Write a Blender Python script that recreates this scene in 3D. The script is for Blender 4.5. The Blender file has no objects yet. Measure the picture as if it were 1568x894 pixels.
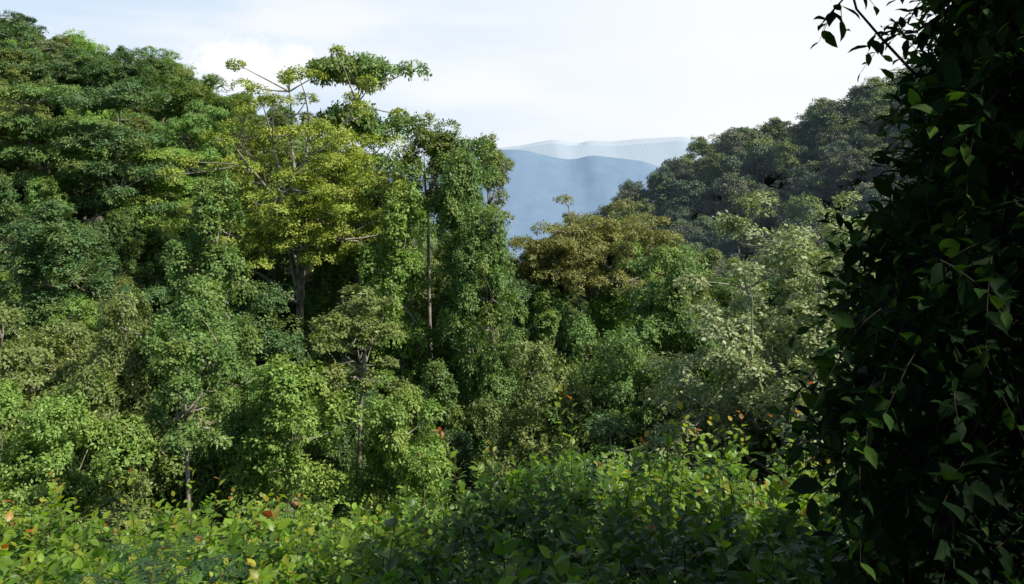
import bpy, math, random
import numpy as np
from mathutils import Vector

rng = np.random.default_rng(7)
random.seed(7)
scene = bpy.context.scene
scene.view_settings.view_transform = 'Standard'
scene.view_settings.look = 'None'
scene.view_settings.exposure = 0

def norm(a):
    return a / (np.linalg.norm(a, axis=-1, keepdims=True) + 1e-9)

# ------------------------------------------------------------ mesh builder
class MB:
    def __init__(s):
        s.V = []; s.n = 0; s.F = []
    def verts(s, v):
        o = s.n; s.V.append(np.asarray(v, dtype=np.float32)); s.n += len(v); return o
    def faces(s, f, mat, a=0.5, b=0.5):
        f = np.asarray(f, dtype=np.int32)
        m = len(f)
        s.F.append((f, mat, np.broadcast_to(np.asarray(a, dtype=np.float32), (m,)),
                    np.broadcast_to(np.asarray(b, dtype=np.float32), (m,))))
    def tube(s, path, rad, sides=6, mat=0):
        path = np.asarray(path, dtype=float); k = len(path)
        rad = np.broadcast_to(np.asarray(rad, dtype=float), (k,))
        t = norm(np.gradient(path, axis=0))
        ref = np.array([0.31, 0.95, 0.05])
        if abs(t[0] @ ref) > 0.9: ref = np.array([1.0, 0, 0])
        u = norm(np.cross(t, ref)); w = np.cross(t, u)
        an = np.arange(sides) / sides * 2 * math.pi
        v = path[:, None, :] + rad[:, None, None] * (np.cos(an)[None, :, None] * u[:, None, :] + np.sin(an)[None, :, None] * w[:, None, :])
        o = s.verts(v.reshape(-1, 3))
        i = np.arange(k - 1)[:, None] * sides; j = np.arange(sides)[None, :]; j2 = (j + 1) % sides
        f = np.stack([i + j, i + j2, i + sides + j2, i + sides + j], -1).reshape(-1, 4) + o
        s.faces(f, mat)
    def rhomb(s, c, ax, nr, L, W, mat=1, a=0.5, b=0.5):
        sd = norm(np.cross(ax, nr)); L = np.asarray(L)[:, None]; W = np.asarray(W)[:, None]
        n = len(c)
        v = np.stack([c, c + ax * L * .45 + sd * W * .5, c + ax * L, c + ax * L * .45 - sd * W * .5], 1)
        o = s.verts(v.reshape(-1, 3))
        s.faces(np.arange(n * 4).reshape(n, 4) + o, mat, a, b)
    def ovate(s, c, ax, nr, L, W, mat=1, a=0.5, b=0.5):
        ax = norm(ax); sd = norm(np.cross(ax, nr)); nn = np.cross(sd, ax)
        L = np.asarray(L)[:, None]; W = np.asarray(W)[:, None]; n = len(c)
        P = lambda x, y, z: c + ax * L * x + sd * W * y + nn * L * z
        v = np.stack([P(0, 0, 0), P(.22, .40, .02), P(.5, .5, .05), P(.78, .27, .0), P(1.0, 0, -.14),
                      P(.78, -.27, .0), P(.5, -.5, .05), P(.22, -.40, .02), P(.3, 0, -.02), P(.7, 0, -.05)], 1)
        o = s.verts(v.reshape(-1, 3)); base = (np.arange(n) * 10)[:, None] + o
        for q in ([0, 8, 2, 1], [8, 9, 3, 2], [0, 7, 6, 8], [8, 6, 5, 9]):
            s.faces(base + np.array(q), mat, a, b)
        for q in ([9, 4, 3], [9, 5, 4]):
            s.faces(base + np.array(q), mat, a, b)
    def build(s, name, mats, smooth=False):
        me = bpy.data.meshes.new(name)
        V = np.concatenate(s.V); me.vertices.add(len(V)); me.vertices.foreach_set('co', V.ravel())
        li = np.concatenate([f.ravel() for f, *_ in s.F])
        tot = np.concatenate([np.full(len(f), f.shape[1]) for f, *_ in s.F])
        st = np.concatenate([[0], np.cumsum(tot)[:-1]]).astype(np.int32)
        me.loops.add(len(li)); me.loops.foreach_set('vertex_index', li)
        me.polygons.add(len(tot)); me.polygons.foreach_set('loop_start', st)
        me.polygons.foreach_set('material_index', np.concatenate([np.full(len(f), m) for f, m, *_ in s.F]).astype(np.int32))
        for m in mats: me.materials.append(m)
        me.update(calc_edges=True)
        for nm, k in (('rnd', 2), ('clump', 3)):
            at = me.attributes.new(nm, 'FLOAT', 'FACE')
            at.data.foreach_set('value', np.concatenate([x[k] for x in s.F]).astype(np.float32))
        if smooth: me.polygons.foreach_set('use_smooth', np.ones(len(tot), dtype=bool))
        return me

def add_obj(name, me, parent=None, loc=(0, 0, 0), rot=0, scale=(1, 1, 1), color=None):
    o = bpy.data.objects.new(name, me)
    scene.collection.objects.link(o)
    o.location = loc; o.rotation_euler = (0, 0, rot); o.scale = scale
    if color is not None: o.color = (*color, 1)
    if parent: o.parent = parent
    return o

# ------------------------------------------------------------ materials
def newmat(name):
    m = bpy.data.materials.new(name); m.use_nodes = True
    nt = m.node_tree; nt.nodes.clear()
    return m, nt, nt.nodes.new('ShaderNodeOutputMaterial')

def mixc(nt, f, a, b, mode='MIX'):
    n = nt.nodes.new('ShaderNodeMix'); n.data_type = 'RGBA'; n.blend_type = mode
    for idx, v in ((0, f), (6, a), (7, b)):
        if isinstance(v, bpy.types.NodeSocket): nt.links.new(v, n.inputs[idx])
        elif idx == 0: n.inputs[0].default_value = v
        else: n.inputs[idx].default_value = (*v, 1)
    return n.outputs[2]

def attr(nt, name):
    n = nt.nodes.new('ShaderNodeAttribute'); n.attribute_name = name; return n.outputs['Fac']

def mrange(nt, v, a, b, c, d):
    n = nt.nodes.new('ShaderNodeMapRange')
    nt.links.new(v, n.inputs[0])
    for i, x in enumerate((a, b, c, d)): n.inputs[i + 1].default_value = x
    return n.outputs[0]

def finish_leaf(nt, out, col, transl, rough, spec, tm, haze_glow=0):
    p = nt.nodes.new('ShaderNodeBsdfPrincipled')
    nt.links.new(col, p.inputs['Base Color']); p.inputs['Roughness'].default_value = rough
    p.inputs['Specular IOR Level'].default_value = spec
    if haze_glow:   # faint blue leaf emission imitates haze on the far slope
        p.inputs['Emission Color'].default_value = (.42, .55, .75, 1); p.inputs['Emission Strength'].default_value = haze_glow
    if transl <= 0:
        nt.links.new(p.outputs[0], out.inputs[0]); return
    t = nt.nodes.new('ShaderNodeBsdfTranslucent')
    tc = mixc(nt, 1.0, col, tm, 'MULTIPLY'); nt.links.new(tc, t.inputs['Color'])
    mx = nt.nodes.new('ShaderNodeMixShader'); mx.inputs[0].default_value = transl
    nt.links.new(p.outputs[0], mx.inputs[1]); nt.links.new(t.outputs[0], mx.inputs[2])
    nt.links.new(mx.outputs[0], out.inputs[0])

def leaf_material(name, transl=0.2, rough=0.5, spec=0.35, warm=(0.32, 0.31, 0.045), wf=.3, haze_glow=0):
    m, nt, out = newmat(name)
    oi = nt.nodes.new('ShaderNodeObjectInfo')
    r = attr(nt, 'rnd'); c = attr(nt, 'clump')
    col = mixc(nt, mrange(nt, c, 0.6, 1.0, 0.0, wf), oi.outputs['Color'], warm)
    vr = nt.nodes.new('ShaderNodeCombineColor')
    v = mrange(nt, r, 0, 1, 0.5, 1.55)
    for i in range(3): nt.links.new(v, vr.inputs[i])
    col = mixc(nt, 1.0, col, vr.outputs[0], 'MULTIPLY')
    finish_leaf(nt, out, col, transl, rough, spec, (1.5, 1.7, 0.7), haze_glow)
    return m

def shrub_material(name, stops, transl=0.4, rough=0.4, spec=0.45):
    m, nt, out = newmat(name)
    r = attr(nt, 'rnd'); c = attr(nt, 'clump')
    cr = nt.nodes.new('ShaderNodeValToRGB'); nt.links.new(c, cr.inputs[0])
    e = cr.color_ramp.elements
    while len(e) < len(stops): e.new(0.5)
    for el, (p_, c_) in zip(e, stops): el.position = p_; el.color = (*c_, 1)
    vr = nt.nodes.new('ShaderNodeCombineColor'); v = mrange(nt, r, 0, 1, 0.6, 1.4)
    for i in range(3): nt.links.new(v, vr.inputs[i])
    col = mixc(nt, 1.0, cr.outputs[0], vr.outputs[0], 'MULTIPLY')
    finish_leaf(nt, out, col, transl, rough, spec, (1.7, 1.8, 0.6))
    return m

def noisy_material(name, c1, c2, scale, rough=0.9, bump=0.0, detail=6):
    m, nt, out = newmat(name)
    tc = nt.nodes.new('ShaderNodeTexCoord')
    n = nt.nodes.new('ShaderNodeTexNoise'); n.inputs['Scale'].default_value = scale; n.inputs['Detail'].default_value = detail
    nt.links.new(tc.outputs['Object'], n.inputs['Vector'])
    f = mrange(nt, n.outputs['Fac'], 0.35, 0.65, 0, 1)
    p = nt.nodes.new('ShaderNodeBsdfPrincipled'); p.inputs['Roughness'].default_value = rough
    p.inputs['Specular IOR Level'].default_value = 0.15
    nt.links.new(mixc(nt, f, c1, c2), p.inputs['Base Color'])
    if bump:
        b = nt.nodes.new('ShaderNodeBump'); b.inputs['Strength'].default_value = bump
        nt.links.new(n.outputs['Fac'], b.inputs['Height']); nt.links.new(b.outputs[0], p.inputs['Normal'])
    nt.links.new(p.outputs[0], out.inputs[0])
    return m

M_leaf = leaf_material('tree_leaves')
M_leaffar = leaf_material('far_leaves_haze_glow', transl=0, spec=.15, warm=(.24, .27, .06), wf=.45, haze_glow=.028)  # leaves emit a little blue in place of real haze
M_bark = noisy_material('pale_bark', (0.20, 0.17, 0.13), (0.45, 0.41, 0.35), 1.5, bump=0.3)
M_darkbark = noisy_material('dark_bark', (0.02, 0.016, 0.012), (0.05, 0.04, 0.03), 8, bump=0.3)
M_ground = noisy_material('forest_floor', (0.014, 0.018, 0.008), (0.03, 0.035, 0.014), 0.8)
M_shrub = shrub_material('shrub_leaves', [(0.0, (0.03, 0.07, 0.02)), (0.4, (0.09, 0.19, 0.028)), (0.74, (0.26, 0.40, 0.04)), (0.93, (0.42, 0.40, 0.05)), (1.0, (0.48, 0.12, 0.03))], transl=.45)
M_vine = shrub_material('vine_leaves', [(0.0, (0.006, 0.014, 0.006)), (0.55, (0.014, 0.036, 0.010)), (1.0, (0.08, 0.16, 0.02))], transl=0.3, spec=0.05, rough=.6)  # shade of the vine mass is put into these near-black leaf colours
M_vstem = noisy_material('vine_stems', (0.02, 0.02, 0.012), (0.05, 0.04, 0.025), 12)
M_fern = shrub_material('fern_leaves', [(0.0, (0.03, 0.08, 0.035)), (1.0, (0.05, 0.11, 0.045))], transl=0.2, spec=.15)
M_stem = noisy_material('stems', (0.05, 0.05, 0.02), (0.14, 0.08, 0.04), 20)

# ------------------------------------------------------------ terrain
CP = np.array([
 (0,0,-1.9),(-6,0,-2.0),(6,0,-1.7),(0,-20,2),(-20,-20,2),(20,-20,4),(20,0,0),(-20,0,-4),(0,-60,8),(-60,-60,5),(60,-60,12),
 (0,4,-3.4),(-4,4,-3.5),(4,4,-3.3),(0,8,-4.7),(-8,8,-5.0),(8,8,-4.5),(0,12,-9),(-10,12,-10),(10,12,-8.5),
 (0,20,-17),(-15,20,-18),(15,20,-16),(30,20,-10),
 (0,35,-33),(-20,35,-35),(20,35,-32),(40,35,-20),(-40,30,-33),
 (-27,45,-34),(-36,60,-29),(-48,80,-22),(-60,100,-12),(-78,130,-1),(-100,180,5),
 (-18,45,-36),(-24,60,-34),(-32,80,-26),(-44,110,-13),(-56,140,-7),(-75,200,0),(-100,200,3),(-60,200,-8),(-50,230,-30),(-135,220,10),
 (-9,45,-38),(-12,60,-38),(-16,80,-34),(-22,110,-23),(-28,140,-20),(-40,180,-20),(-11,110,-30),
 (0,45,-38),(0,60,-39),(0,80,-35),(0,110,-33),(0,140,-44),(-10,160,-47),
 (8.5,85,-29),(6,60,-38),(17,85,-31),(22,110,-40),(12,45,-37),
 (20,60,-29),(27,60,-26),(25,80,-36),(22,45,-33),(40,60,-20),(55,90,-25),(60,130,-45),(40,120,-50),
 (48,350,-34),(80,350,-12),(120,350,-3),(160,350,14),(225,350,34),(300,350,45),
 (60,250,-52),(90,250,-38),(125,250,-17),(160,250,0),(220,250,20),(40,300,-62),(20,350,-70),(75,180,-52),(110,180,-38),(160,180,-20),
 (100,500,-70),(200,500,-20),(330,500,10),(-50,250,-60),(0,250,-78),(-100,350,-80),(0,500,-125),(-200,500,-60),
 (-150,130,12),(-120,60,-10),(-200,250,15),(-250,0,0),(250,0,20),(0,-250,20),(-300,350,-40),(0,800,-180),(350,800,-100),(-400,800,-150),
], dtype=float)
def _k(a, b):
    return np.linalg.norm(a[:, None, :] - b[None, :, :], axis=-1)
_n = len(CP); _A = np.zeros((_n + 3, _n + 3)); _A[:_n, :_n] = _k(CP[:, :2], CP[:, :2])
_A[:_n, _n] = 1; _A[:_n, _n + 1:] = CP[:, :2] / 100; _A[_n:, :_n] = _A[:_n, _n:].T
_w = np.linalg.solve(_A, np.concatenate([CP[:, 2], np.zeros(3)]))
def terrain(x, y):
    x = np.atleast_1d(np.asarray(x, float)); y = np.atleast_1d(np.asarray(y, float))
    p = np.stack([x, y], -1)
    z = _k(p, CP[:, :2]) @ _w[:_n] + _w[_n] + p @ _w[_n + 1:] / 100
    r = np.hypot(x, y)
    z = z + 0.8 * np.sin(x * .21 + 1) * np.cos(y * .17) * np.clip((r - 15) / 30, 0, 1)
    f = np.clip((r - 600) / 900, 0, 1); f = f * f * (3 - 2 * f)
    z = z * (1 - f) + f * (-480 + 25 * np.sin(x * .0011) * np.cos(y * .0013))
    return z

mb = MB()
rr = np.geomspace(0.6, 60000, 230); na = 260
aa = np.arange(na) / na * 2 * math.pi
R_, A_ = np.meshgrid(rr, aa, indexing='ij')
X = (R_ * np.cos(A_)).ravel(); Y = (R_ * np.sin(A_)).ravel()
mb.verts(np.stack([X, Y, terrain(X, Y)], -1))
cidx = mb.verts([[0, 0, float(terrain(0, 0)[0])]])
i = np.arange(len(rr) - 1)[:, None] * na; j = np.arange(na)[None, :]; j2 = (j + 1) % na
mb.faces(np.stack([i + j, i + na + j, i + na + j2, i + j2], -1).reshape(-1, 4), 0)
jj = np.arange(na)
mb.faces(np.stack([np.full(na, cidx), jj, (jj + 1) % na], -1), 0)
add_obj('ground_terrain', mb.build('ground_terrain', [M_ground], True))

# ------------------------------------------------------------ distant hills
def hill(name, dist, xs, zs, depth, drop, c1, c2, seed, amp, nscale):
    m = MB(); r = np.random.default_rng(seed)
    xx = np.linspace(xs[0], xs[-1], 420); crest = np.interp(xx, xs, zs)
    k = np.ones(9) / 9; crest = np.convolve(np.pad(crest, 4, 'edge'), k, 'valid')
    for f in (60, 25, 11, 5):
        ph = r.random() * 9; crest = crest + dist * .00006 * f / 30 * np.sin(xx / (dist * .0007 * f) + ph)
    crest = crest + r.normal(0, dist * .00005, len(xx))
    T = np.linspace(-.4, 1, 60)
    XX, TT = np.meshgrid(xx, T, indexing='ij')
    s = dist * .016
    fold = (np.sin(XX / s + 6 * TT + 2.5 * np.sin(TT * 5 + XX / (s * 3))) + .6 * np.sin(XX / (s * .41) - 9 * TT + 1.3) + .4 * np.sin(XX / (s * .2) + 14 * TT))
    env = np.clip(np.abs(TT) * 3, 0, 1)
    ZZ = crest[:, None] * np.ones_like(TT) - np.abs(TT) ** 1.15 * drop + fold * amp * env * .5
    YY = dist - TT * depth + fold * amp * .6 * env
    ZZ = ZZ - (crest[:, None] - crest.mean()) * np.clip(np.abs(TT) * 1.2, 0, 1)
    m.verts(np.stack([XX, YY, ZZ], -1).reshape(-1, 3))
    a = (np.arange(len(xx) - 1)[:, None] * 60 + np.arange(59)[None, :]).reshape(-1)
    m.faces(np.stack([a, a + 1, a + 61, a + 60], -1), 0)
    mat = noisy_material(name + '_painted_haze', c1, c2, nscale, 1.0)  # distance haze is painted in as bluer, paler hill colour
    return add_obj(name, m.build(name, [mat], True))
def U(px): return (px - 784) / 1220
def Vv(py): return (250 - py) / 1220
pts = [(300, 262), (560, 268), (640, 262), (700, 248), (745, 233), (775, 227), (805, 229), (860, 242), (880, 243), (905, 236), (950, 241), (985, 245), (1030, 262), (1120, 290), (1400, 320)]
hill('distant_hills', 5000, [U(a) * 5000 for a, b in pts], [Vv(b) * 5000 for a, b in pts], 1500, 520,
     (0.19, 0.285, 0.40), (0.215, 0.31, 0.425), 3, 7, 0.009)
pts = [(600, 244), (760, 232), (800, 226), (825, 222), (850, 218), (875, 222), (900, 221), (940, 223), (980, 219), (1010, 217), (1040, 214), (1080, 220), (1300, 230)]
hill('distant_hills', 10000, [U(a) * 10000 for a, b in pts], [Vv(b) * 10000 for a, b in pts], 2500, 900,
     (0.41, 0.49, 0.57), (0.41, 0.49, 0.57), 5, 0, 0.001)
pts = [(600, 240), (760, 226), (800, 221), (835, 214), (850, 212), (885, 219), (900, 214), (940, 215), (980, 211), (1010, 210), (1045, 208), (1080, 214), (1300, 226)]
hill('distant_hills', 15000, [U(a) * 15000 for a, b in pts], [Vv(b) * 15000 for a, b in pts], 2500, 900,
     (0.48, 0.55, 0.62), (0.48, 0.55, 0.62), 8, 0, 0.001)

# ------------------------------------------------------------ trees
def make_tree(name, seed, H, R, CH, style='round', nc=60, ntw=45, lpt=14, ls=0.26, cr=1.5, nlimb=7, trunk_r=0.3, bark=None, leafm=None, limb_k=.42, s0=.72):
    r = np.random.default_rng(seed); m = MB()
    zc = H - CH * .5
    dirs = norm(r.normal(size=(nc, 3)))
    ph = r.random(8) * 6.3; fr = r.normal(size=(8, 3)) * 2.6
    lob = np.clip(1 + 0.22 * np.sum(np.sin(dirs @ fr.T + ph), axis=1) / 2, .62, 1.2)
    if style == 'round':
        flip = (dirs[:, 2] < -.1) & (r.random(nc) < .5); dirs[flip, 2] *= -1
        rad = r.uniform(.3, 1.0, nc) ** .5 * lob
        C = dirs * rad[:, None] * np.array([R, R, CH * .5]) + [0, 0, zc]
        sq = (1.0, .7)
    elif style == 'umbrella':
        dirs[:, 2] = np.abs(dirs[:, 2]) * .9 + .02; dirs = norm(dirs)
        rad = r.uniform(.5, 1.0, nc) * lob
        C = dirs * rad[:, None] * np.array([R, R, CH * .85]) + [0, 0, H - CH * .85]
        sq = (1.0, .5)
    elif style == 'layer':
        z = r.choice([.1, .3, .5, .7, .95], nc) + r.normal(0, .03, nc)
        an = r.random(nc) * 6.283; rho = np.sqrt(r.random(nc)) * np.sqrt(1.1 - z * .75) * R * lob
        C = np.stack([rho * np.cos(an), rho * np.sin(an), H - CH + CH * z], -1)
        sq = (1.2, .35)
    else:  # column, draped in climbers
        z = r.random(nc) ** .85; an = r.random(nc) * 6.283
        prof = np.interp(z, [0, .25, .7, .9, 1], [.7, .75, 1, .75, .25]) * (1 + .4 * np.sin(z * 11 + ph[0] + an))
        rho = R * prof * r.uniform(.4, 1, nc) * lob
        C = np.stack([rho * np.cos(an), rho * np.sin(an), H - CH + CH * z], -1)
        sq = (.8, 1.15)
    csz = cr * r.uniform(.55, 1.35, nc)
    zt = H - CH * (.55 if style != 'column' else .2)
    k = 8; tt = np.linspace(0, 1, k)
    wob = np.cumsum(r.normal(0, .25, (k, 2)), 0) * (H / 20)
    wob -= wob[-1] * tt[:, None] * .8
    tp = np.stack([wob[:, 0], wob[:, 1], -2 + (zt + 2) * tt], -1)
    m.tube(tp, trunk_r * (1.25 - .75 * tt), 7, 0)
    La = []
    for q in range(nlimb):
        ss = r.uniform(s0, 1.0); st = np.array([np.interp(ss, tt, tp[:, d]) for d in range(3)])
        tgt = C[r.integers(nc)] * .85 + np.array([0, 0, zc]) * .15
        g = np.linspace(0, 1, 7)[:, None]
        mid = st * .65 + tgt * .35 + np.array([0, 0, .06 * H * r.random()]) + r.normal(0, .5, 3)
        P = (1 - g) ** 2 * st + 2 * g * (1 - g) * mid + g ** 2 * tgt + r.normal(0, .16, (7, 3)) * (g > 0)
        m.tube(P, trunk_r * limb_k * (1 - .7 * g[:, 0]), 5, 0); La.append(P)
    LP = np.concatenate([p[1:] for p in La] + [tp[-3:]])
    for c, s_ in zip(C, csz):
        dd = np.linalg.norm(LP - c, axis=1) + np.maximum(0, LP[:, 2] - c[2]) * 1.0
        st = LP[np.argmin(dd)]; g = np.linspace(0, 1, 4)[:, None]
        mid = (st + c) / 2 + r.normal(0, .3, 3) + [0, 0, -.2]
        P = (1 - g) ** 2 * st + 2 * g * (1 - g) * mid + g ** 2 * c
        m.tube(P, trunk_r * limb_k * .4 * (1 - .7 * g[:, 0]), 4, 0)
    # twigs
    D = norm(r.normal(size=(nc, ntw, 3)))
    fl = (D[..., 2] < 0) & (r.random((nc, ntw)) < .65); D[..., 2] = np.where(fl, -D[..., 2], D[..., 2])
    rd = r.uniform(.3, 1.0, (nc, ntw, 1)) ** .4
    T = C[:, None, :] + D * rd * csz[:, None, None] * np.array([sq[0], sq[0], sq[1]])
    T = T.reshape(-1, 3); D = D.reshape(-1, 3); nt_ = len(T)
    cl = np.clip(np.repeat(r.random(nc), ntw) + r.normal(0, .06, nt_), 0, 1)
    ax = norm(r.normal(size=(nt_, lpt, 3)) * .8 + D[:, None, :] * .5 + np.array([0, 0, -.3]))
    nr = norm(np.array([0, 0, .65]) + D[:, None, :] * 1.0 + r.normal(size=(nt_, lpt, 3)) * .35)
    ax = norm(ax - nr * np.sum(ax * nr, -1, keepdims=True) * .8)
    pos = T[:, None, :] + ax * r.uniform(0.0, 1.0, (nt_, lpt, 1)) * ls * 1.5
    ax = ax.reshape(-1, 3); nr = nr.reshape(-1, 3); pos = pos.reshape(-1, 3)
    nL = len(pos); L = ls * r.uniform(.6, 1.25, nL)
    m.rhomb(pos, ax, nr, L, L * .62, 1, np.clip(r.normal(.5, .22, nL), 0, 1), np.repeat(cl, lpt))
    return m.build(name, [bark or M_bark, leafm or M_leaf])

T_round = [make_tree('tree_round_%d' % i, 10 + i, 20, R, CH, 'round', nc, 44, 18, .195, cr)
           for i, (R, CH, nc, cr) in enumerate([(4.0, 12, 85, 1.2), (4.6, 10, 85, 1.25), (3.4, 13, 80, 1.1), (4.2, 13, 95, 1.2)])]
T_col = [make_tree('tree_draped_%d' % i, 30 + i, 20, R, CH, 'column', nc, 38, 18, .18, cr)
         for i, (R, CH, nc, cr) in enumerate([(2.6, 16, 105, .95), (2.0, 15, 90, .85), (3.0, 17, 115, 1.0)])]
T_umb = [make_tree('tree_umbrella_%d' % i, 50 + i, 20, R, CH, 'umbrella', nc, 36, 18, .19, cr, nlimb=14)
         for i, (R, CH, nc, cr) in enumerate([(5.3, 7, 85, 1.1), (4.4, 8, 75, 1.1)])]
T_lay = [make_tree('tree_layered_%d' % i, 60 + i, 20, R, CH, 'layer', nc, 36, 18, .20, cr)
         for i, (R, CH, nc, cr) in enumerate([(5.0, 11, 95, 1.25), (4.2, 12, 85, 1.15)])]
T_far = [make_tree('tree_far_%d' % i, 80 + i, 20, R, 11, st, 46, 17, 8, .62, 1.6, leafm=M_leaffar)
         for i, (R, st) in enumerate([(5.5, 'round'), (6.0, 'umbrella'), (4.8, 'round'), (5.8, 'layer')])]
B_big = make_tree('tree_big_spreading', 101, 38, 9.8, 19, 'umbrella', 260, 30, 16, .21, 1.1, nlimb=46, trunk_r=.44, limb_k=.5, s0=.66)
B_brown = make_tree('tree_wide_brown', 102, 25, 9.8, 9.5, 'umbrella', 340, 30, 16, .20, 1.05, nlimb=28, trunk_r=.36, limb_k=.5)
B_pale = make_tree('tree_pale', 103, 28, 6.6, 15, 'umbrella', 230, 24, 13, .22, .8, nlimb=32, trunk_r=.26, limb_k=.5)
B_thin = make_tree('tree_thin', 104, 30, 2.4, 7, 'round', 30, 28, 16, .19, .7, nlimb=5, trunk_r=.17, s0=.93)

k_ = 2.6
def cc(*a): return tuple(v * k_ for v in a)
G_mid = cc(0.062, 0.104, 0.027); G_dark = cc(0.042, 0.076, 0.026); G_bright = cc(0.088, 0.138, 0.029)
G_yel = cc(0.135, 0.160, 0.026); G_olive = cc(0.080, 0.10, 0.030); G_brown = cc(0.102, 0.104, 0.032); G_grey = cc(0.088, 0.110, 0.052)
G_pale = cc(0.13, 0.15, 0.075)
placed = [(-14.3, 33.5, 3.0)]
def tree(name, me, meH, x, y, ztop, color, wide=1.0):
    g = float(terrain(x, y)[0]); s = (ztop - g) / meH
    placed.append((x, y, 3.2))
    return add_obj(name, me, None, (x, y, g), rng.random() * 6.28, (s * wide, s * wide, s), color)
tree('spreading_tree', B_big, 38, -20, 76, 8.4, G_yel)
tree('spreading_tree', T_lay[0], 20, -17.0, 86, 11.4, G_mid, .78)
tree('spreading_tree', B_brown, 25, 7.5, 84, -3.6, G_brown)
tree('spreading_tree', B_pale, 28, 16.0, 44, -3.6, G_pale)
tree('spreading_tree', B_pale, 28, 23.5, 50, -3.4, G_pale)
tree('tall_thin_tree', B_thin, 30, -8.3, 76, 4.2, G_olive)
tree('tall_thin_tree', B_thin, 30, -5.2, 74, 3.4, G_mid)
tree('tall_thin_tree', B_thin, 30, -2.4, 80, 2.4, G_olive, .8)
tree('tall_thin_tree', B_thin, 30, -15.4, 37.5, -7.0, G_mid, .9)
tree('tall_thin_tree', B_thin, 30, -12.5, 84, -1.0, G_dark, 1.6)
tree('tall_thin_tree', B_thin, 30, -9.3, 50, -8.0, G_olive, 1.2)
tree('climber_draped_tree', T_col[0], 20, -4.6, 70, -0.6, G_mid, .6)
tree('climber_draped_tree', T_col[2], 20, -2.2, 66, -5.0, G_mid, .65)
tree('climber_draped_tree', T_col[1], 20, -9.5, 68, -3.0, G_bright, .8)
tree('climber_draped_tree', T_col[1], 20, -22.5, 60, -2.0, G_mid, .8)
tree('climber_draped_tree', T_col[2], 20, -18.5, 47, -8.0, G_mid, .8)
tree('climber_draped_tree', T_col[0], 20, -12.5, 44, -12.0, G_bright, .9)
tree('broadleaf_tree', T_lay[0], 20, -52, 88, 8.5, G_mid, 1.0)
tree('broadleaf_tree', T_lay[1], 20, -43, 86, 8.0, G_dark, 1.0)
tree('broadleaf_tree', T_round[3], 20, -69, 108, 18.5, G_dark, 1.1)
tree('broadleaf_tree', T_round[0], 20, -22, 46, -9.3, G_olive, .7)
tree('broadleaf_tree', T_umb[0], 20, -29, 47, -8.5, G_olive, .9)
tree('broadleaf_tree', T_round[1], 20, -24, 41, -12, G_bright, .85)
tree('broadleaf_tree', T_round[2], 20, -7.0, 46, -13.5, G_bright, .7)
tree('broadleaf_tree', T_round[0], 20, 1.5, 50, -13.0, G_olive, .7)
tree('broadleaf_tree', T_round[1], 20, 6.5, 52, -11.0, G_mid, .7)
tree('broadleaf_tree', T_round[2], 20, 13.0, 62, -7.0, G_mid, .8)
tree('broadleaf_tree', T_round[0], 20, 19, 38, -14.5, G_grey, .7)

def emp(name):
    e = bpy.data.objects.new(name, None); scene.collection.objects.link(e); return e
def scatter(parent, xr, yr, sp, cond, pick, hmin, hmax, pal, wide=(.75, 1.1)):
    xs = np.arange(xr[0], xr[1], sp); ys = np.arange(yr[0], yr[1], sp)
    Xg, Yg = np.meshgrid(xs, ys); Xg = Xg.ravel() + rng.uniform(-.45, .45, Xg.size) * sp; Yg = Yg.ravel() + rng.uniform(-.45, .45, Yg.size) * sp
    k = cond(Xg, Yg); Xg = Xg[k]; Yg = Yg[k]; Z = terrain(Xg, Yg); n = 0
    for x, y, z in zip(Xg, Yg, Z):
        if any((x - a) ** 2 + (y - b) ** 2 < c * c for a, b, c in placed): continue
        me = pick(x, y); h = rng.uniform(hmin, hmax) / 20; w = h * rng.uniform(*wide)
        c = np.array(pal[rng.integers(len(pal))]) * rng.uniform(.65, 1.3)
        o = add_obj('tree', me, parent, (x, y, z), rng.random() * 6.28, (w, w, h), tuple(c)); n += 1
    return n
pool = T_round * 3 + T_col * 3 + T_lay + T_umb
pick = lambda x, y: pool[rng.integers(len(pool))]
E = emp('valley_forest')
pal = [G_mid, G_mid, G_dark, G_mid, G_olive, G_bright, G_grey, G_bright, G_dark]
n1 = scatter(E, (-200, 120), (37, 120), 6.4, lambda x, y: (np.abs(x) < y * .72 + 4) & (np.hypot(x, y) > 38), pick, 13.5, 24, pal, (.8, 1.12))
n2 = scatter(E, (-220, 90), (120, 230), 8.5, lambda x, y: (np.abs(x) < y * .72 + 4) & (x < y * .1), pick, 14, 24, pal + [G_brown], (1.0, 1.35))
n2b = scatter(E, (-60, 60), (31, 58), 7.5, lambda x, y: (np.abs(x) < y * .72 + 4) & (np.hypot(x, y) > 30), lambda x, y: (T_round + T_col)[rng.integers(7)], 8, 14, pal, (.8, 1.15))
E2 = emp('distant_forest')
far = [(0.12, 0.175, 0.075), (0.085, 0.13, 0.07), (0.20, 0.26, 0.07), (0.14, 0.15, 0.085), (0.105, 0.145, 0.085), (0.19, 0.23, 0.075)]  # ridge leaf greens with a bluish haze tint mixed in
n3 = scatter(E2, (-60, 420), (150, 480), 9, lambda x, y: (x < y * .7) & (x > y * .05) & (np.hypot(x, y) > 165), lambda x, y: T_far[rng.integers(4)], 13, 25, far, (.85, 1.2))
E3 = emp('hillside_forest')
n4 = scatter(E3, (-44, -12), (-40, -6), 8, lambda x, y: y < -6, pick, 14, 20, [G_dark, G_mid])
print('instances', n1, n2, n2b, n3, n4)

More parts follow.
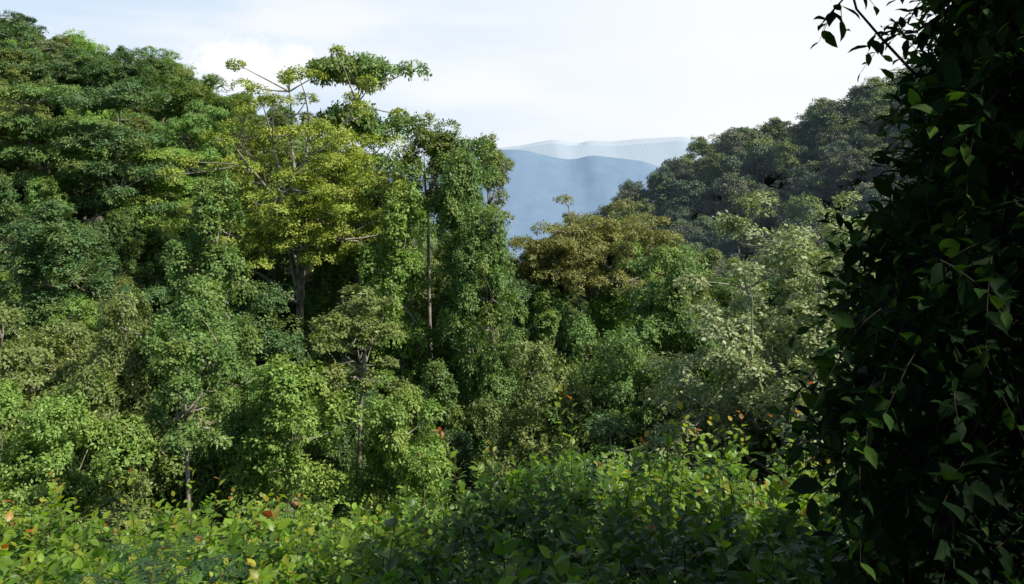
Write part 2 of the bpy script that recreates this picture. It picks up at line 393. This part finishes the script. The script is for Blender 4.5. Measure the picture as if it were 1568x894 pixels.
# ------------------------------------------------------------ foreground shrubs
def surf(x, y):
    rgt = np.clip((x / y + .25) / .3, 0, 1)
    s = -1.24 - (.295 - .06 * rgt) * y
    s = s + .10 * np.sin(x * 2.3 + y * .9) + .12 * np.sin(x * 1.1 - y * 1.7 + 2) + .06 * np.sin(x * 5 + y * 3)
    return s - np.clip(y - 9, 0, 9) * .5
def sprigs(m, base, dirv, length, nleaf, ls, tip, mat=1, smat=0, dark=None, droop=.25, r=rng, w=.55, sr=.005):
    c, a_, nn, L, ra, cl = [], [], [], [], [], []
    for i in range(len(base)):
        b = base[i]; d = dirv[i] / np.linalg.norm(dirv[i]); ln = length[i]
        g = np.linspace(0, 1, 5)[:, None]
        bend = r.normal(0, .14, 3) * ln
        P = b + d * ln * g + (bend - np.array([0, 0, droop * ln])) * g ** 2
        m.tube(P, sr * (1.2 - g[:, 0] * .8), 3, smat)
        k = nleaf[i]; t = np.linspace(.12, 1, k)
        pos = np.stack([np.interp(t, g[:, 0], P[:, q]) for q in range(3)], -1)
        ph = r.random() * 6.28 + np.arange(k) * 2.4
        s1 = norm(np.cross(d, [0.3, .2, 1.0])); s2 = np.cross(d, s1)
        ax = np.cos(ph)[:, None] * s1 + np.sin(ph)[:, None] * s2 + d * (.25 + .7 * t[:, None]) + r.normal(0, .15, (k, 3)) + [0, 0, -.15]
        c.append(pos); a_.append(norm(ax)); nn.append(norm(np.array([0, 0, 1.0]) + d * .3 + r.normal(0, .35, (k, 3))))
        L.append(ls[i] * r.uniform(.7, 1.2, k) * (1.05 - .45 * t ** 3)); ra.append(np.clip(r.normal(.5, .2, k), 0, 1))
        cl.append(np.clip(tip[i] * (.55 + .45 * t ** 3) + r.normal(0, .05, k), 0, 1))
    c = np.concatenate(c); L = np.concatenate(L)
    m.ovate(c, np.concatenate(a_), np.concatenate(nn), L, L * w, mat, np.concatenate(ra), np.concatenate(cl))

m = MB(); N = 2300
yy = rng.uniform(2.6, 10.5, N) ** 1.0; uu = rng.uniform(-.78, .72, N); xx = uu * yy
zz = surf(xx, yy); ln = rng.uniform(.45, .95, N)
top = zz + rng.normal(0, .08, N)
base = np.stack([xx, yy, top - ln * .85], -1)
dv = np.stack([rng.normal(0, .28, N), rng.normal(-.1, .28, N), np.ones(N)], -1)
tipm = np.where(xx < -.9 + .3 * np.sin(yy * 3), .82, np.where((yy > 6) & (xx > 1.0), .82, .5))  # greener centre: partly another species, partly shade put into the leaf colour
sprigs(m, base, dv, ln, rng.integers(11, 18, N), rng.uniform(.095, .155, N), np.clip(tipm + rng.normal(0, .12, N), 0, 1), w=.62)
sh = [(-.42, 7.5, -2.45), (-.55, 7.2, -2.6), (1.15, 6.8, -1.95), (1.25, 6.6, -2.15), (.5, 7.5, -2.2), (-.1, 7, -2.35), (1.5, 7.5, -2.3), (2.2, 7.6, -2.4), (2.5, 7.8, -2.5), (-3.5, 7.6, -2.85), (-2.8, 7.4, -2.75), (1.9, 6.0, -1.9), (-4.2, 7.5, -2.9), (3.0, 8.0, -2.6)]
b2 = []; d2 = []; l2 = []
for x, y, z in sh:
    for q in range(2):
        b2.append([x + rng.normal(0, .08), y, z - 1.1]); d2.append([rng.normal(0, .12), rng.normal(0, .1), 1]); l2.append(1.15 + rng.uniform(-.2, .1))
sprigs(m, np.array(b2), np.array(d2), l2, [15] * len(b2), [.12] * len(b2), [.99] * len(b2), droop=.05)
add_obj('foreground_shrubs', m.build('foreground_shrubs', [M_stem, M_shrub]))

# ------------------------------------------------------------ ferns
def fern(x, y, z, seed, n=6, L=.9):
    r = np.random.default_rng(seed); m = MB()
    for q in range(n):
        an = q / n * 6.28 + r.uniform(-.4, .4); d = np.array([math.cos(an), math.sin(an), 0]); Lq = L * r.uniform(.75, 1.15)
        g = np.linspace(0, 1, 18)[:, None]; P = d * Lq * g * .9 + np.array([0, 0, 1]) * (Lq * .9 * g - Lq * .6 * g ** 2.4)
        m.tube(P, .004 * (1.1 - g[:, 0]), 3, 0)
        side = np.array([-d[1], d[0], 0]); pl = Lq * .22 * np.sin(np.clip(g[:, 0] * .98 + .04, 0, 1) * math.pi) ** .8
        for sgn in (-1, 1):
            for j in range(3, 17):
                ax = norm(side * sgn + d * .45 + np.array([0, 0, -.2]) + r.normal(0, .1, 3)); plj = pl[j] * r.uniform(.85, 1.1)
                kk = np.linspace(.08, .98, 8); pp = P[j] + ax * plj * kk[:, None]
                for s2 in (-1, 1):
                    a2 = norm(np.cross([0, 0, 1.0], ax) * s2 + ax * .6)
                    m.rhomb(pp, np.tile(a2, (8, 1)), np.tile([0., 0, 1], (8, 1)) + r.normal(0, .2, (8, 3)), plj * .2 * (1.15 - kk), np.full(8, plj * .12), 1, r.random(8), r.random(8))
    return add_obj('fern', m.build('fern', [M_stem, M_fern]), None, (x, y, z))
fern(-2.15, 4.7, -2.58, 1, 7, .6); fern(-1.85, 4.2, -2.5, 2, 6, .55)

# ------------------------------------------------------------ dark vine-covered tree at right
m = MB()
def xleft(z, y):
    return np.interp(z, [-3, -2.2, -1.5, -1, -.5, -.2, 0, .2, .4, .6, 1.0, 2.5], [1.7, 1.7, 1.7, 1.65, 1.7, 1.95, 2.1, 2.1, 2.15, 2.25, 2.15, 2.5]) + (y - 3.8) * .5
N = 3900
yy = rng.uniform(3.0, 6.2, N); zz = rng.uniform(-3.0, 2.3, N)
xx = xleft(zz, yy) + rng.gamma(1.7, .42, N) + .13 * np.sin(zz * 6 + yy * 3) + .08 * np.sin(zz * 13)
base = np.stack([xx, yy, zz], -1)
dv = np.stack([rng.normal(-.45, .5, N), rng.normal(-.2, .5, N), rng.normal(-.25, .5, N)], -1)
edge = np.clip(1 - (xx - xleft(zz, yy)) / .6, 0, 1)  # outer leaves coloured brighter to imitate sunlight coming through the rim
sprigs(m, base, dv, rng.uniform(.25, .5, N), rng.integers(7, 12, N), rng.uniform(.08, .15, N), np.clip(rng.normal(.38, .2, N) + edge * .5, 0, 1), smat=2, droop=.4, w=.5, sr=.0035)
for q in range(16):
    x0 = rng.uniform(2.9, 4.0); y0 = rng.uniform(4.0, 5.4); g = np.linspace(0, 1, 10)
    P = np.stack([x0 + .25 * np.sin(g * 4 + q) , y0 + .2 * np.cos(g * 3 + q), -4 + 6.5 * g], -1); m.tube(P, .012 + .02 * rng.random(), 5, 0)
g = np.linspace(0, 1, 10); m.tube(np.stack([3.6 + .2 * np.sin(g * 3), 4.8 + 0 * g, -5 + 7.5 * g], -1), .28 - .14 * g, 12, 0)
for P in ([(2.7, 3.9, .1), (2.2, 3.8, .28), (1.9, 3.75, .42), (1.72, 3.7, .58), (1.6, 3.7, .72), (1.5, 3.7, 1.1), (1.7, 3.7, 1.6), (2.4, 3.9, 1.9)],
          [(2.5, 3.9, .9), (2.1, 3.8, .75), (1.9, 3.75, .62), (1.78, 3.7, .6)], [(2.4, 3.9, 1.3), (1.9, 3.8, 1.0), (1.6, 3.75, .82), (1.46, 3.7, .68)],
          [(2.5, 3.9, .5), (2.1, 3.8, .5), (1.95, 3.75, .42), (1.85, 3.7, .3)]):
    P = np.array(P); m.tube(P, np.linspace(.009, .003, len(P)), 4, 0)
    n = 10; idx = rng.uniform(.8, len(P) - 1, n); B = np.stack([np.interp(idx, np.arange(len(P)), P[:, q]) for q in range(3)], -1)
    sprigs(m, B, np.stack([rng.normal(-.3, .5, n), rng.normal(0, .4, n), rng.normal(-.3, .4, n)], -1), rng.uniform(.08, .18, n), [4] * n, [.10] * n, [.85] * n, smat=2, w=.46, sr=.003)
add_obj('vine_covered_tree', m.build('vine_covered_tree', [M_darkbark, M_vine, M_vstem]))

# ------------------------------------------------------------ sun + sky
SUN_EL, SUN_AZ = 50, 106     # azimuth clockwise from +Y
el, az = math.radians(SUN_EL), math.radians(SUN_AZ)
sd = Vector((math.sin(az) * math.cos(el), math.cos(az) * math.cos(el), math.sin(el)))
L = bpy.data.lights.new('sun', 'SUN'); L.energy = 5.0; L.angle = math.radians(.5); L.color = (1, .95, .84)
so = bpy.data.objects.new('sun', L); scene.collection.objects.link(so); so.rotation_euler = sd.to_track_quat('Z', 'Y').to_euler()

w = bpy.data.worlds.new('World'); scene.world = w; w.use_nodes = True
nt = w.node_tree; nt.nodes.clear(); out = nt.nodes.new('ShaderNodeOutputWorld'); bg = nt.nodes.new('ShaderNodeBackground')
nt.links.new(bg.outputs[0], out.inputs[0]); bg.inputs[1].default_value = .1
sky = nt.nodes.new('ShaderNodeTexSky'); sky.sky_type = 'NISHITA'; sky.sun_disc = False
sky.sun_elevation = el; sky.sun_rotation = az; sky.dust_density = 1.5; sky.air_density = 1.0; sky.altitude = 1500
def mth(op, a, b=None, nt=nt):
    n = nt.nodes.new('ShaderNodeMath'); n.operation = op
    for k_, v in enumerate((a, b)):
        if v is None: continue
        if isinstance(v, bpy.types.NodeSocket): nt.links.new(v, n.inputs[k_])
        else: n.inputs[k_].default_value = v
    return n.outputs[0]
tc = nt.nodes.new('ShaderNodeTexCoord')
sx = nt.nodes.new('ShaderNodeSeparateXYZ'); nt.links.new(tc.outputs['Generated'], sx.inputs[0])
mp = nt.nodes.new('ShaderNodeMapping'); mp.inputs['Scale'].default_value = (1, 1, 5); mp.inputs['Rotation'].default_value = (0, .12, 0); nt.links.new(tc.outputs['Generated'], mp.inputs[0])
nz = nt.nodes.new('ShaderNodeTexNoise'); nz.inputs['Scale'].default_value = 3.2; nz.inputs['Detail'].default_value = 7; nt.links.new(mp.outputs[0], nz.inputs['Vector'])
haze_c = mixc(nt, mrange(nt, sx.outputs[0], -.35, .25, 0, 1), (6.9, 8.3, 9.9), (9.8, 10.0, 10.25))
cirrus = mrange(nt, nz.outputs['Fac'], .44, .66, 0, .85)
haze_c = mixc(nt, cirrus, haze_c, (9.9, 10.05, 10.25))
veil = mrange(nt, sx.outputs[2], .21, .34, .98, .08)   # haze thins towards the zenith, cut early to dim ambient light
veil = mth('MULTIPLY', veil, mrange(nt, sx.outputs[1], .0, .5, .25, 1.0))  # sky behind the camera dimmed on purpose to lower ambient fill
c = mixc(nt, veil, sky.outputs[0], haze_c)
uu_ = mth('DIVIDE', sx.outputs[0], mth('MAXIMUM', sx.outputs[1], .05)); vv_ = mth('DIVIDE', sx.outputs[2], mth('MAXIMUM', sx.outputs[1], .05))
du = mth('DIVIDE', mth('ADD', uu_, .34), .11); dv_ = mth('DIVIDE', mth('ADD', vv_, -.125), .045)
rr_ = mth('ADD', mth('MULTIPLY', du, du), mth('MULTIPLY', dv_, dv_))
n2_ = nt.nodes.new('ShaderNodeTexNoise'); n2_.inputs['Scale'].default_value = 22; n2_.inputs['Detail'].default_value = 8; nt.links.new(tc.outputs['Generated'], n2_.inputs['Vector'])
val = mth('ADD', mth('MULTIPLY', n2_.outputs['Fac'], 3.0), mth('MULTIPLY', rr_, -1.0))
cm = mrange(nt, val, .7, 1.3, 0, .9)
c = mixc(nt, cm, c, (10.7, 10.7, 10.7))
nt.links.new(c, bg.inputs[0])

cam = bpy.data.cameras.new('camera'); co = bpy.data.objects.new('camera', cam); scene.collection.objects.link(co)
cam.lens = 28; cam.sensor_width = 36; co.rotation_euler = (math.radians(90), 0, 0); co.location = (0, 0, 0)
cam.shift_y = -.125; cam.clip_end = 80000; cam.clip_start = .05
scene.camera = co
